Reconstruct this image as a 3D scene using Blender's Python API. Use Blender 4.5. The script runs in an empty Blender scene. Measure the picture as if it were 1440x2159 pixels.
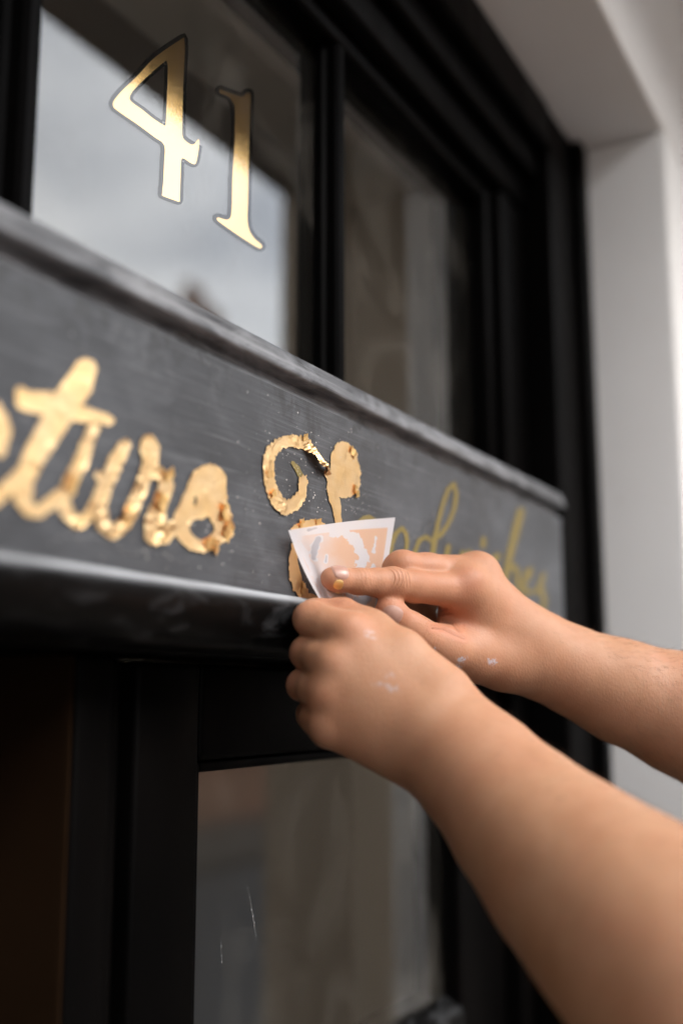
import bpy, bmesh, math, random
import numpy as np
from mathutils import Vector, Matrix
from mathutils.bvhtree import BVHTree
from mathutils.geometry import tessellate_polygon
from mathutils import noise as mnoise

random.seed(7); rng = np.random.default_rng(7)
C = bpy.context.scene.collection
S = bpy.context.scene

# ------------------------------------------------------------------ camera, sky, sun, exposure
ZC = 1.62                      # height of the lens above the pavement
DW = 0.27                      # distance of the lens from the face of the sign board (plane y = 0)
FPX, PW, PH = 2300.0, 1440.0, 2159.0
yaw, pit, rol = math.radians(28.65), math.radians(9.66), math.radians(-0.08)
FW = Vector((math.cos(yaw)*math.cos(pit), math.sin(yaw)*math.cos(pit), math.sin(pit)))
R0 = FW.cross(Vector((0, 0, 1))).normalized(); U0 = R0.cross(FW)
RT = R0*math.cos(rol) + U0*math.sin(rol); UP = U0*math.cos(rol) - R0*math.sin(rol)
CAMP = Vector((0, -DW, ZC))
cam_d = bpy.data.cameras.new('camera'); cam = bpy.data.objects.new('camera', cam_d); C.objects.link(cam)
m = Matrix((RT, UP, -FW)).transposed().to_4x4(); m.translation = CAMP
cam.matrix_world = m
cam_d.sensor_fit = 'VERTICAL'; cam_d.sensor_height = 36; cam_d.sensor_width = 24
cam_d.lens = FPX/PH*36; cam_d.clip_start = 0.02; cam_d.clip_end = 500
cam_d.dof.use_dof = True; cam_d.dof.focus_distance = 0.548; cam_d.dof.aperture_fstop = 2.7
cam_d.dof.aperture_blades = 0
S.camera = cam

SUN_EL, SUN_AZ = math.radians(43), math.radians(-86)   # azimuth in the x-y plane from +x: out over the street
sun_dir = Vector((math.cos(SUN_EL)*math.cos(SUN_AZ), math.cos(SUN_EL)*math.sin(SUN_AZ), math.sin(SUN_EL)))
w = bpy.data.worlds.new('World'); S.world = w; w.use_nodes = True
wn, wl = w.node_tree.nodes, w.node_tree.links
wn.clear()
sky = wn.new('ShaderNodeTexSky'); sky.sky_type = 'NISHITA'; sky.sun_disc = False
sky.sun_elevation = SUN_EL; sky.sun_rotation = math.pi/2 - SUN_AZ
sky.air_density = 1.2; sky.dust_density = 3.0
tc = wn.new('ShaderNodeTexCoord'); mp = wn.new('ShaderNodeMapping'); mp.inputs['Scale'].default_value = (1, 1, 2.2)
nz = wn.new('ShaderNodeTexNoise'); nz.inputs['Scale'].default_value = 2.6; nz.inputs['Detail'].default_value = 5
nz.inputs['Roughness'].default_value = .5
cr = wn.new('ShaderNodeValToRGB')
cr.color_ramp.elements[0].position = .40; cr.color_ramp.elements[0].color = (10.5, 11.1, 12.3, 1)
cr.color_ramp.elements[1].position = .60; cr.color_ramp.elements[1].color = (21.0, 21.2, 21.8, 1)
mx = wn.new('ShaderNodeMix'); mx.data_type = 'RGBA'; mx.inputs['Factor'].default_value = .85
bg = wn.new('ShaderNodeBackground'); bg.inputs['Strength'].default_value = 0.15
wo = wn.new('ShaderNodeOutputWorld')
wl.new(tc.outputs['Generated'], mp.inputs['Vector']); wl.new(mp.outputs[0], nz.inputs['Vector'])
wl.new(nz.outputs['Fac'], cr.inputs['Fac']); wl.new(sky.outputs[0], mx.inputs['A']); wl.new(cr.outputs[0], mx.inputs['B'])
wl.new(mx.outputs['Result'], bg.inputs['Color']); wl.new(bg.outputs[0], wo.inputs['Surface'])
sd = bpy.data.lights.new('sun', 'SUN'); sd.energy = 1.5; sd.angle = math.radians(30); sd.color = (1, .95, .88)
so = bpy.data.objects.new('sun', sd); C.objects.link(so)
so.rotation_euler = (-sun_dir).to_track_quat('-Z', 'Y').to_euler(); so.location = (0, -3, 8)
S.view_settings.view_transform = 'Standard'; S.view_settings.look = 'None'
S.view_settings.exposure = 0.95; S.view_settings.gamma = 1.0
S.render.engine = 'CYCLES'
S.cycles.max_bounces = 10; S.cycles.transparent_max_bounces = 16; S.cycles.use_denoising = True
S.cycles.caustics_reflective = True

# ------------------------------------------------------------------ small helpers
def ray(px, py): return FW + RT*((px-PW/2)/FPX) + UP*((PH/2-py)/FPX)
def onp(px, py, y):                                   # where the line of sight meets the plane y = const
    d = ray(px, py); return CAMP + d*((y+DW)/d.y)
def proj(P):                                          # (n,3) world points -> pixels
    v = np.asarray(P, float) - np.array(CAMP); z = v@np.array(FW)
    return np.stack([PW/2 + FPX*(v@np.array(RT))/z, PH/2 - FPX*(v@np.array(UP))/z], 1)
def mesh_obj(name, verts, faces, mat, parent=None, smooth=False):
    me = bpy.data.meshes.new(name); me.from_pydata([tuple(v) for v in verts], [], [tuple(f) for f in faces])
    me.materials.append(mat); me.validate(); me.update()
    if smooth: me.shade_smooth()
    o = bpy.data.objects.new(name, me); C.objects.link(o); o.parent = parent
    return o
def bm_obj(name, bm, mat, parent=None, smooth=False):
    me = bpy.data.meshes.new(name); bm.to_mesh(me); bm.free(); me.materials.append(mat)
    if smooth: me.shade_smooth()
    o = bpy.data.objects.new(name, me); C.objects.link(o); o.parent = parent
    return o
def thing(name, label, cat, loc=(0, 0, 0), group=None):
    o = bpy.data.objects.new(name, None); C.objects.link(o); o.location = loc; o.empty_display_size = .05
    o['label'] = label; o['category'] = cat
    if group: o['group'] = group
    return o
def box(name, x0, x1, y0, y1, z0, z1, mat, parent=None, bev=.0015, seg=2):   # z given from lens height
    L = Vector(parent.location) if parent else Vector((0, 0, 0))
    bm = bmesh.new(); bmesh.ops.create_cube(bm, size=1)
    for v in bm.verts:
        v.co = Vector((x0 + (v.co.x+.5)*(x1-x0), y0 + (v.co.y+.5)*(y1-y0), ZC + z0 + (v.co.z+.5)*(z1-z0))) - L
    if bev: bmesh.ops.bevel(bm, geom=list(bm.edges), offset=bev, segments=seg, affect='EDGES', profile=.5)
    o = bm_obj(name, bm, mat, parent)
    if bev: o.data.shade_smooth(); 
    if bev: o.data.set_sharp_from_angle(angle=math.radians(50))
    return o
def extrude_x(name, prof, x0, x1, n, mat, parent, jit=0.0, sharp=55):        # profile (y, z) run along x
    xs = np.linspace(x0, x1, n); V = []; F = []; k = len(prof)
    L = Vector(parent.location)
    for i, x in enumerate(xs):
        for j, (y, z) in enumerate(prof):
            d = jit*mnoise.noise(Vector((x*30, j*.7, 3.1))) + jit*.6*mnoise.noise(Vector((x*95, j*1.3, 9.1)))
            V.append((x-L.x, y+d-L.y, z+ZC+d*.5-L.z))
    for i in range(n-1):
        for j in range(k):
            a, b = i*k+j, i*k+(j+1) % k
            F.append((a, b, b+k, a+k))
    F.append(tuple(range(k))[::-1]); F.append(tuple((n-1)*k+j for j in range(k)))
    o = mesh_obj(name, V, F, mat, parent, True)
    bm = bmesh.new(); bm.from_mesh(o.data); bmesh.ops.recalc_face_normals(bm, faces=bm.faces); bm.to_mesh(o.data); bm.free()
    o.data.shade_smooth(); o.data.set_sharp_from_angle(angle=math.radians(sharp))
    return o

class NT:                                             # terse node builder
    def __init__(s, name):
        s.m = bpy.data.materials.new(name); s.m.use_nodes = True
        s.t = s.m.node_tree; s.n = s.t.nodes; s.l = s.t.links
        s.b = s.n['Principled BSDF']; s.out = s.n['Material Output']
    def new(s, typ, **kw):
        n = s.n.new(typ)
        for k, v in kw.items(): setattr(n, k, v)
        return n
    def put(s, sock, v):
        if hasattr(v, 'is_output'): s.l.new(v, sock)
        else: sock.default_value = v
    def math(s, op, a, b=0.0, c=None, clamp=False):
        n = s.new('ShaderNodeMath', operation=op, use_clamp=clamp); s.put(n.inputs[0], a); s.put(n.inputs[1], b)
        if c is not None: s.put(n.inputs[2], c)
        return n.outputs[0]
    def coord(s, scale=(1, 1, 1), kind='Object', rot=(0, 0, 0)):
        t = s.new('ShaderNodeTexCoord'); mp = s.new('ShaderNodeMapping')
        mp.inputs['Scale'].default_value = scale; mp.inputs['Rotation'].default_value = rot
        s.l.new(t.outputs[kind], mp.inputs[0]); return mp.outputs[0]
    def noise(s, vec, scale, detail=4, rough=.5, dist=0.0):
        n = s.new('ShaderNodeTexNoise'); s.put(n.inputs['Vector'], vec)
        n.inputs['Scale'].default_value = scale; n.inputs['Detail'].default_value = detail
        n.inputs['Roughness'].default_value = rough; n.inputs['Distortion'].default_value = dist
        return n.outputs['Fac']
    def ramp(s, f, p0, p1, c0=(0, 0, 0, 1), c1=(1, 1, 1, 1)):
        r = s.new('ShaderNodeValToRGB'); s.put(r.inputs[0], f); e = r.color_ramp.elements
        e[0].position = p0; e[1].position = p1; e[0].color = c0; e[1].color = c1
        return r.outputs[0]
    def mix(s, f, a, b):
        n = s.new('ShaderNodeMix', data_type='RGBA'); s.put(n.inputs['Factor'], f); s.put(n.inputs['A'], a); s.put(n.inputs['B'], b)
        return n.outputs['Result']
    def bump(s, h, strength, dist, normal=None):
        b = s.new('ShaderNodeBump'); b.inputs['Strength'].default_value = strength; b.inputs['Distance'].default_value = dist
        s.put(b.inputs['Height'], h)
        if normal is not None: s.l.new(normal, b.inputs['Normal'])
        return b.outputs[0]
    def attr(s, name, out='Fac'):
        a = s.new('ShaderNodeAttribute', attribute_name=name); return a.outputs[out]
    def set(s, **kw):
        for k, v in kw.items(): s.put(s.b.inputs[k.replace('_', ' ')], v)
        return s
def g(v, a=1): return (v, v, v, a)

# ------------------------------------------------------------------ materials
def m_black():
    t = NT('black_gloss_paint'); o = t.coord()
    n1 = t.noise(t.coord((1, 1, .12)), 60, 5); n2 = t.noise(o, 9, 3)
    t.set(Base_Color=t.mix(t.ramp(n2, .35, .75), (.0010, .0009, .0009, 1), (.0022, .0018, .0017, 1)),
          Roughness=t.ramp(n1, .3, .8, g(.40), g(.55)), Specular_IOR_Level=.03)
    sp = t.noise(o, 420, 1)                                  # dust specks
    t.l.new(t.bump(n1, .25, .0006, t.bump(t.ramp(sp, .70, .74), .3, .0004)), t.b.inputs['Normal'])
    return t.m
def m_board(name, lo, hi, scuff):
    t = NT(name)
    st = t.noise(t.coord((14, 40, 700), rot=(0, math.radians(4), 0)), 1, 5, .65)    # sanding strokes along the board
    st2 = t.noise(t.coord((6, 40, 260), rot=(0, math.radians(-7), 0)), 1, 4, .6)
    cl = t.noise(t.coord((9, 9, 16)), 1, 5, .6, .6)                                  # chalky clouds
    dk = t.noise(t.coord((26, 26, 14)), 1, 6, .62, 1.2)                              # dark finger rubs
    cl2 = t.noise(t.coord((22, 22, 34), rot=(0, .5, 0)), 1, 5, .62, .9)
    base = t.mix(t.ramp(cl, .34, .66), lo, hi)
    base = t.mix(t.math('MULTIPLY', t.ramp(cl2, .48, .72), .55), base, (.105, .109, .120, 1))
    base = t.mix(t.math('MULTIPLY', t.ramp(st, .54, .78), scuff), base, (.20, .205, .215, 1))
    base = t.mix(t.math('MULTIPLY', t.ramp(st2, .58, .72), scuff*.5), base, (.15, .154, .165, 1))
    xyz = t.new('ShaderNodeSeparateXYZ'); t.l.new(t.coord(), xyz.inputs[0])
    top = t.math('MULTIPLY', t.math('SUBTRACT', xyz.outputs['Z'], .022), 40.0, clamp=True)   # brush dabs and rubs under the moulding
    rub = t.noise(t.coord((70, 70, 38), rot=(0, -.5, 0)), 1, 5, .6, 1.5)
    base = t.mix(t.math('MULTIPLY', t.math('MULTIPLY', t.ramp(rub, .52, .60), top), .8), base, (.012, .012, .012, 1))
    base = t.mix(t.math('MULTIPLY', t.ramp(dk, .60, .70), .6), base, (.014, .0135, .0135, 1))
    sp = t.noise(t.coord((1, 1, 1)), 330, 2)
    base = t.mix(t.math('MULTIPLY', t.ramp(sp, .735, .76), .5), base, g(.45))
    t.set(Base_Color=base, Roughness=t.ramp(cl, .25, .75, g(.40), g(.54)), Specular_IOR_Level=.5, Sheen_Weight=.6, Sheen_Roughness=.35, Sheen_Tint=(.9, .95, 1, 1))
    t.l.new(t.bump(st, .5, .0003, t.bump(st2, .35, .0003)), t.b.inputs['Normal'])
    return t.m
def m_moulding():                                            # sanded edge mouldings, worn in patches
    t = NT('scuffed_black_moulding')
    st = t.noise(t.coord((10, 90, 600)), 1, 5, .65)
    pt = t.noise(t.coord((22, 60, 60)), 1, 6, .62, .8)
    base = t.mix(t.ramp(pt, .40, .62), (.05, .052, .057, 1), (.20, .205, .218, 1))
    base = t.mix(t.math('MULTIPLY', t.ramp(st, .52, .7), .6), base, (.36, .36, .37, 1))
    t.set(Base_Color=base, Roughness=t.ramp(pt, .3, .7, g(.38), g(.5)))
    t.l.new(t.bump(st, .4, .0004, t.bump(pt, .3, .0008)), t.b.inputs['Normal'])
    return t.m
def m_bullnose():
    t = NT('rubbed_bullnose_painted_glint')
    st = t.noise(t.coord((16, 120, 300)), 1, 4, .6)
    pt = t.noise(t.coord((30, 70, 70)), 1, 6, .6, .8)
    base = t.mix(t.math('MULTIPLY', t.ramp(pt, .52, .70), .8), (.003, .003, .003, 1), (.050, .051, .054, 1))
    xyz = t.new('ShaderNodeSeparateXYZ'); t.l.new(t.coord(), xyz.inputs[0])              # sky highlight along the arris, painted into the colour
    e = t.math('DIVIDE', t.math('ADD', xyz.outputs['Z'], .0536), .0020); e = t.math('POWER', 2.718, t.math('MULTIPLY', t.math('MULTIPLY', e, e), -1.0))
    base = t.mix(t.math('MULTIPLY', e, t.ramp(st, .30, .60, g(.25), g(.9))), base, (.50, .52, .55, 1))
    t.set(Base_Color=base, Roughness=t.ramp(st, .3, .75, g(.34), g(.48)), Specular_IOR_Level=.10)
    t.l.new(t.bump(pt, .35, .0008), t.b.inputs['Normal'])
    return t.m
def m_render():
    t = NT('white_masonry_paint'); o = t.coord()
    n = t.noise(o, 5, 5, .6); f = t.noise(o, 90, 6, .6); pit_ = t.noise(o, 28, 3)
    c = t.mix(t.ramp(n, .3, .75), (.80, .785, .765, 1), (.73, .71, .685, 1))
    c = t.mix(t.math('MULTIPLY', t.ramp(pit_, .70, .76), .45), c, (.36, .30, .24, 1))
    t.set(Base_Color=c, Roughness=.85)
    t.l.new(t.bump(f, .25, .0015, t.bump(n, .3, .004)), t.b.inputs['Normal'])
    return t.m
def m_plain(name, col, rough=.7, var=.25, scale=6, bump=0.0, bscale=40, spec=.5):
    t = NT(name); o = t.coord(); n = t.noise(o, scale, 5)
    c2 = tuple(v*(1-var) for v in col[:3]) + (1,)
    t.set(Base_Color=t.mix(t.ramp(n, .3, .7), col, c2), Roughness=rough, Specular_IOR_Level=spec)
    if bump: t.l.new(t.bump(t.noise(o, bscale, 4), .5, bump), t.b.inputs['Normal'])
    return t.m
def m_glass():
    t = NT('old_window_glass'); o = t.coord()
    t.n.remove(t.b)
    gl = t.new('ShaderNodeBsdfGlossy'); gl.inputs['Roughness'].default_value = .012
    wob = t.noise(t.coord((6, 6, 3)), 1, 2)
    t.l.new(t.bump(wob, .02, .003), gl.inputs['Normal'])
    tr = t.new('ShaderNodeBsdfTransparent'); tr.inputs['Color'].default_value = (.90, .91, .90, 1)
    df = t.new('ShaderNodeBsdfDiffuse')
    df.inputs['Color'].default_value = (.60, .55, .48, 1)
    ge = t.new('ShaderNodeNewGeometry'); dp = t.new('ShaderNodeVectorMath', operation='DOT_PRODUCT')
    t.l.new(ge.outputs['Normal'], dp.inputs[0]); t.l.new(ge.outputs['Incoming'], dp.inputs[1])
    om = t.math('SUBTRACT', 1.0, t.math('ABSOLUTE', dp.outputs['Value']))            # Schlick reflectance, the same from either side
    F2 = t.math('ADD', .068, t.math('MULTIPLY', .932, t.math('POWER', om, 5.0)))
    sm = t.noise(t.coord((14, 14, 9)), 1, 6, .65, 1.0); dr = t.noise(t.coord((120, 1, 9)), 1, 3, .6)
    dust = t.math('ADD', t.math('MULTIPLY', t.ramp(sm, .52, .78), .06), .006)
    dust = t.math('ADD', dust, t.math('MULTIPLY', t.ramp(dr, .70, .80), .03))
    a = t.new('ShaderNodeMixShader'); b = t.new('ShaderNodeMixShader')
    t.l.new(dust, a.inputs[0]); t.l.new(tr.outputs[0], a.inputs[1]); t.l.new(df.outputs[0], a.inputs[2])
    t.l.new(F2, b.inputs[0]); t.l.new(a.outputs[0], b.inputs[1]); t.l.new(gl.outputs[0], b.inputs[2])
    t.l.new(b.outputs[0], t.out.inputs[0])
    return t.m
def m_gold(name, rough, crink, col=(.92, .66, .36, 1)):
    t = NT(name); o = t.coord()
    st = t.noise(t.coord((14, 40, 700), rot=(0, math.radians(4), 0)), 1, 5, .65)
    n = t.noise(o, 160, 5, .6); c = t.noise(o, 70, 3)
    t.set(Base_Color=t.mix(t.ramp(c, .35, .75), col, (.90, .60, .27, 1)), Metallic=1.0,
          Roughness=t.ramp(n, .3, .7, g(rough), g(rough+.12)))
    h = t.bump(st, .35, .0003)
    if crink: h = t.bump(n, crink, .0012, h)
    t.l.new(h, t.b.inputs['Normal'])
    return t.m
def m_numeral():
    t = NT('burnished_gold_on_glass'); n = t.noise(t.coord(), 900, 3)
    t.set(Base_Color=(.68, .42, .15, 1), Metallic=1.0, Roughness=t.ramp(n, .3, .7, g(.05), g(.10)))
    t.l.new(t.bump(n, .12, .0002), t.b.inputs['Normal'])
    return t.m
def m_size():
    t = NT('yellow_gilding_size'); n = t.noise(t.coord(), 120, 4)
    t.set(Base_Color=t.mix(t.ramp(n, .3, .7), (.25, .18, .045, 1), (.19, .15, .05, 1)), Roughness=.35)
    t.l.new(t.bump(n, .3, .0006), t.b.inputs['Normal'])
    return t.m
def m_paper():
    t = NT('translucent_transfer_paper')
    leaf = t.attr('leaf'); thin = t.attr('thin'); f = t.noise(t.coord((1, 1, 1), 'UV'), 260, 3)
    col = t.mix(leaf, (.80, .77, .80, 1), (.84, .54, .38, 1))
    col = t.mix(thin, col, (.42, .41, .48, 1))
    t.set(Base_Color=col, Roughness=.45)
    tl = t.new('ShaderNodeBsdfTranslucent'); t.l.new(col, tl.inputs['Color'])
    tp = t.new('ShaderNodeBsdfTransparent')
    a = t.new('ShaderNodeMixShader'); b = t.new('ShaderNodeMixShader')
    a.inputs[0].default_value = .35
    t.l.new(t.b.outputs[0], a.inputs[1]); t.l.new(tl.outputs[0], a.inputs[2])
    t.l.new(t.math('ADD', .08, t.math('MULTIPLY', thin, .15)), b.inputs[0])
    t.l.new(a.outputs[0], b.inputs[1]); t.l.new(tp.outputs[0], b.inputs[2]); t.l.new(b.outputs[0], t.out.inputs[0])
    t.l.new(t.bump(f, .05, .0002), t.b.inputs['Normal'])
    return t.m
def m_skin():
    t = NT('skin'); o = t.coord()
    red = t.attr('red'); cs = t.attr('crease_s'); cm = t.attr('crease_m'); pa = t.attr('paint')
    big = t.noise(o, 45, 4, .6); fine = t.noise(o, 900, 3, .6)
    vo = t.new('ShaderNodeTexVoronoi'); vo.inputs['Scale'].default_value = 750; t.l.new(t.coord((1, 1.5, .8)), vo.inputs['Vector'])
    pore = t.noise(o, 520, 1)
    col = t.mix(t.ramp(big, .3, .72), (.51, .278, .166, 1), (.43, .213, .116, 1))
    mot = t.noise(o, 16, 4, .6, .5)
    col = t.mix(t.math('MULTIPLY', t.ramp(mot, .42, .70), .35), col, (.50, .215, .13, 1))
    col = t.mix(t.math('MULTIPLY', red, .75), col, (.44, .150, .085, 1))
    lines = None
    for s0, wd, am in ((-4.6, .38, .8), (-2.6, .26, .7), (-.4, .30, .9), (2.0, .27, .8), (4.4, .38, .9), (-7.5, .3, .25), (7.0, .3, .3)):
        e = t.math('DIVIDE', t.math('SUBTRACT', cs, s0), wd); e = t.math('MULTIPLY', e, e)
        e = t.math('MULTIPLY', t.math('POWER', 2.718, t.math('MULTIPLY', e, -1.0)), am)
        lines = e if lines is None else t.math('ADD', lines, e)
    lines = t.math('MULTIPLY', lines, cm)
    col = t.mix(t.math('MULTIPLY', lines, .45), col, (.27, .095, .05, 1))
    col = t.mix(t.math('MULTIPLY', t.ramp(pore, .70, .75), .22), col, (.26, .12, .07, 1))
    pn = t.noise(t.coord((1, 1, 1), rot=(.5, .3, .9)), 340, 4, .7); pm = t.math('MULTIPLY', pa, t.ramp(pn, .46, .56))
    col = t.mix(t.math('MULTIPLY', pm, .75), col, (.52, .53, .60, 1))
    t.set(Base_Color=col, Roughness=t.ramp(big, .3, .7, g(.50), g(.62)), Subsurface_Weight=.25, Subsurface_Scale=.004,
          Subsurface_Radius=(1.0, .38, .20), Specular_IOR_Level=.34)
    nrm = t.bump(vo.outputs['Distance'], .17, .0005)
    nrm = t.bump(fine, .12, .0004, nrm); nrm = t.bump(big, .12, .0012, nrm)
    nrm = t.bump(t.math('MULTIPLY', lines, -1.0), .7, .0009, nrm)
    t.l.new(nrm, t.b.inputs['Normal'])
    return t.m
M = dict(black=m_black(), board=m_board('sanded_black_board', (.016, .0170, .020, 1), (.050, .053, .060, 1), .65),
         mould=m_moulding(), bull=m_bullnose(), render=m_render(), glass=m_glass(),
         gold=m_gold('gold_leaf', .34, .25), crinkle=m_gold('crinkled_gold_leaf', .26, .45), flake=m_gold('bright_leaf_flake', .42, .3, (.98, .68, .28, 1)), num=m_numeral(), size=m_size(),
         paper=m_paper(), skin=m_skin(),
         outline=m_plain('black_outline_paint', (.0015, .0015, .0015, 1), .9, spec=0.0),
         nail=None)
t = NT('fingernail'); n_ = t.noise(t.coord(), 300, 3)
t.set(Base_Color=t.mix(t.ramp(n_, .3, .7), (.52, .31, .25, 1), (.46, .27, .215, 1)), Roughness=.28, Subsurface_Weight=.15, Subsurface_Scale=.002)
M['nail'] = t.m
t = NT('thumbnail'); n_ = t.noise(t.coord(), 300, 3)
t.set(Base_Color=t.mix(t.ramp(n_, .3, .7), (.44, .25, .19, 1), (.38, .21, .16, 1)), Roughness=.42, Specular_IOR_Level=.3)
M['nail2'] = t.m
M['hair'] = m_plain('arm_hair', (.10, .05, .025, 1), .5)
M['asphalt'] = m_plain('asphalt', (.055, .055, .057, 1), .9, .3, 8, .004, 120)
M['paving'] = m_plain('paving_stone', (.075, .062, .050, 1), .85, .25, 3, .003, 60)
M['stone'] = m_plain('stone_step', (.085, .072, .060, 1), .85, .25, 7, .003, 60)
M['inside'] = m_plain('beige_interior_paint', (.72, .60, .46, 1), .8, .1, 4)
M['floor'] = m_plain('dark_floorboard', (.10, .06, .035, 1), .6, .3, 5)
M['brick'] = m_plain('red_brown_brick', (.30, .16, .10, 1), .9, .35, 3, .01, 12)
M['slate'] = m_plain('grey_slate', (.10, .10, .11, 1), .7, .3, 3, .01, 10)
M['stucco'] = m_plain('pale_stucco', (.62, .59, .54, 1), .85, .15, 2, .004, 12)
M['wframe'] = m_plain('white_gloss_paint', (.75, .75, .73, 1), .4, .06)
t = NT('dark_window_pane'); t.set(Base_Color=(.02, .022, .025, 1), Roughness=.06); M['pane2'] = t.m

# ------------------------------------------------------------------ street, pavement, houses across the road
def slab(name, x0, x1, y0, y1, z0, z1, mat, kind='structure', label=None):
    o = box(name, x0, x1, y0, y1, z0-ZC, z1-ZC, mat, None, 0)
    o['kind'] = kind; return o
gr = slab('ground', -120, 120, -120, 120, -.30, -.12, M['asphalt'])
slab('road', -60, 60, -6.2, -1.9, -.12, -.11, M['asphalt'])
pv = slab('pavement', -60, 60, -1.75, 1.2, -.12, 0, M['paving'])
slab('kerb', -60, 60, -1.9, -1.75, -.12, .012, M['stone'])
slab('far_pavement', -60, 60, -8.2, -6.2, -.12, .01, M['paving'])

def town_house(x, wd, h, mat, label, chim):
    t = thing('town_house', label, 'house', (x, -8.2, 0), 'houses across the street')
    def b(name, x0, x1, y0, y1, z0, z1, mt, par):
        return box(name, x+x0, x+x1, -8.2+y0, -8.2+y1, z0-ZC, z1-ZC, mt, par, 0)
    b('wall', 0, wd-.02, -7, 0, 0, h, mat, t)
    V = [(0, -7.2, h), (wd-.02, -7.2, h), (wd-.02, .2, h), (0, .2, h), (0, -3.5, h+2.3), (wd-.02, -3.5, h+2.3)]
    rf = mesh_obj('roof', V, [(0, 1, 5, 4), (2, 3, 4, 5), (0, 4, 3), (1, 2, 5), (3, 2, 1, 0)], M['slate'], t)
    ch = b('chimney', chim, chim+.75, -3.9, -3.1, h+1.5, h+2.75, M['brick'], t)
    for k in range(2):
        o = bpy.data.objects.new('chimney_pot', None)
        bm = bmesh.new(); bmesh.ops.create_cone(bm, cap_ends=True, segments=12, radius1=.13, radius2=.10, depth=.5)
        bmesh.ops.translate(bm, verts=bm.verts, vec=(chim+.2+k*.35, -3.5, h+3.0))
        bm_obj('chimney_pot', bm, M['brick'], t)
    for zi, z0 in enumerate((1.0, 3.9)):
        for k in range(2):
            if zi == 0 and k == 1: continue
            x0 = .7 + k*(wd-2.5)
            fr = b('window', x0, x0+1.1, -.02, .03, z0, z0+1.7, M['wframe'], t)
            b('window_pane', x0+.08, x0+1.02, .031, .036, z0+.08, z0+.81, M['pane2'], t)
            b('window_pane', x0+.08, x0+1.02, .031, .036, z0+.89, z0+1.62, M['pane2'], t)
            b('window_sill', x0-.08, x0+1.18, 0.0, .12, z0-.1, z0-.002, M['stone'], t)
    b('front_door', wd-1.75, wd-.85, -.02, .035, .02, 2.1, M['black'], t)
    return t
town_house(-14.4, 5.2, 5.8, M['brick'], 'red brick town house at the left end of the street', 3.2)
town_house(-9.2, 5.2, 5.5, M['stucco'], 'pale stucco town house left of the one opposite the door', 1.0)
town_house(-4.0, 5.2, 5.6, M['stucco'], 'pale stucco town house opposite the door', .6)
town_house(1.2, 5.2, 5.9, M['brick'], 'red brick town house right of the pale one opposite the door', 3.6)
town_house(6.4, 5.2, 5.5, M['stucco'], 'pale stucco town house between the two red brick ones farther right', 1.4)
town_house(11.6, 5.6, 6.2, M['brick'], 'farthest red brick town house in the street opposite', 4.2)

# ------------------------------------------------------------------ the house front: white rendered wall round the door opening
XL, XR, ZT = -.159, .970, .5205
M['bay'] = m_plain('grey_brown_brickwork', (.36, .285, .21, 1), .9, .12, 1.5, .002, 40); M['light_block'] = m_plain('dark_light_block', (.20, .165, .13, 1), .9, .2, 5, .003, 40); M['lead'] = m_plain('dark_lead_sheet', (.17, .155, .14, 1), .6, .3, 8)
hf = thing('house_front', 'white rendered house wall with deep reveal around the black door frame', 'house wall', (0.4, 0, 0))
box('wall_pier', XR, 4.2, -.083, .25, -ZC+.002, ZT, M['render'], hf, .005, 3)
box('wall_pier', -3.4, XL, -.083, .25, -ZC+.002, ZT, M['render'], hf, .005, 3)
box('lintel', -3.4, 4.2, -.083, .25, ZT+.0005, 3.9, M['render'], hf, .005, 3)
box('side_projection', 1.505, 4.2, -.57, -.0835, -ZC+.002, 3.9, M['bay'], hf, .006, 3)
box('side_projection', -3.4, -.72, -.75, -.0835, -ZC+.002, 3.9, M['light_block'], hf, .006, 3)  # made-up left bay, out of view, added to block light from the left
box('door_hood', -.7195, 1.5045, -.57, -.0835, .855, .98, M['lead'], hf, .006, 3)
box('doorstep', XL-.2, XR+.2, -.42, .3, -ZC-.05, -ZC+.0995, M['stone'], hf, .01, 2)

# room behind the door
rm = {}
def inner(name, *a, mat='inside'):
    o = box(name, *a, M[mat], None, 0); o['kind'] = 'structure'; return o
inner('interior_wall', -1.4, 2.4, .62, .70, -ZC, .9)
inner('interior_wall', -1.5, -1.4, .251, 2.6, -ZC, .9)
inner('interior_wall', 2.4, 2.5, .251, 2.6, -ZC, .9)
inner('interior_ceiling', -1.5, 2.5, .251, 2.7, .901, 1.0)
inner('interior_floor', -1.5, 2.5, .301, 2.7, -ZC+.01, -ZC+.095, mat='floor')

# ------------------------------------------------------------------ black joinery
df_ = thing('door_frame', 'black gloss painted timber door frame set in the white reveal', 'door frame', (.4, .05, 0))
K = M['black']
FZ = -ZC+.10
box('architrave', .876, .9695, -.001, .09, FZ, .5195, K, df_, .004, 3)
box('architrave', -.1585, -.061, -.001, .09, FZ, .5195, K, df_, .004, 3)
box('architrave_bead', .945, .9690, -.010, -.0015, FZ, .5190, K, df_, .004, 3)
box('post', .822, .8755, .026, .09, .171, .4245, K, df_, .003, 3)
box('post', -.0605, .052, .026, .09, .171, .4245, K, df_, .003, 3)
box('post', .849, .8755, .035, .12, FZ, .0185, K, df_, .003, 3)
box('head', -.0605, .8755, .022, .09, .425, .5195, K, df_, .004, 3)
box('head_moulding', -.0605, .8755, -.003, .0215, .478, .5190, K, df_, .005, 3)
box('head_moulding', -.0605, .8755, .010, .0215, .452, .4775, K, df_, .004, 3)
box('transom_rail', -.0605, .8755, .0312, .12, .019, .1705, K, df_, .002, 2)
box('door_post', .349, .372, .045, .12, FZ, .0185, K, df_, .003, 3)
M['brown'] = m_plain('opening_shade_brown', (.016, .0085, .0045, 1), .9, .3, 10, spec=0.0)
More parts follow.
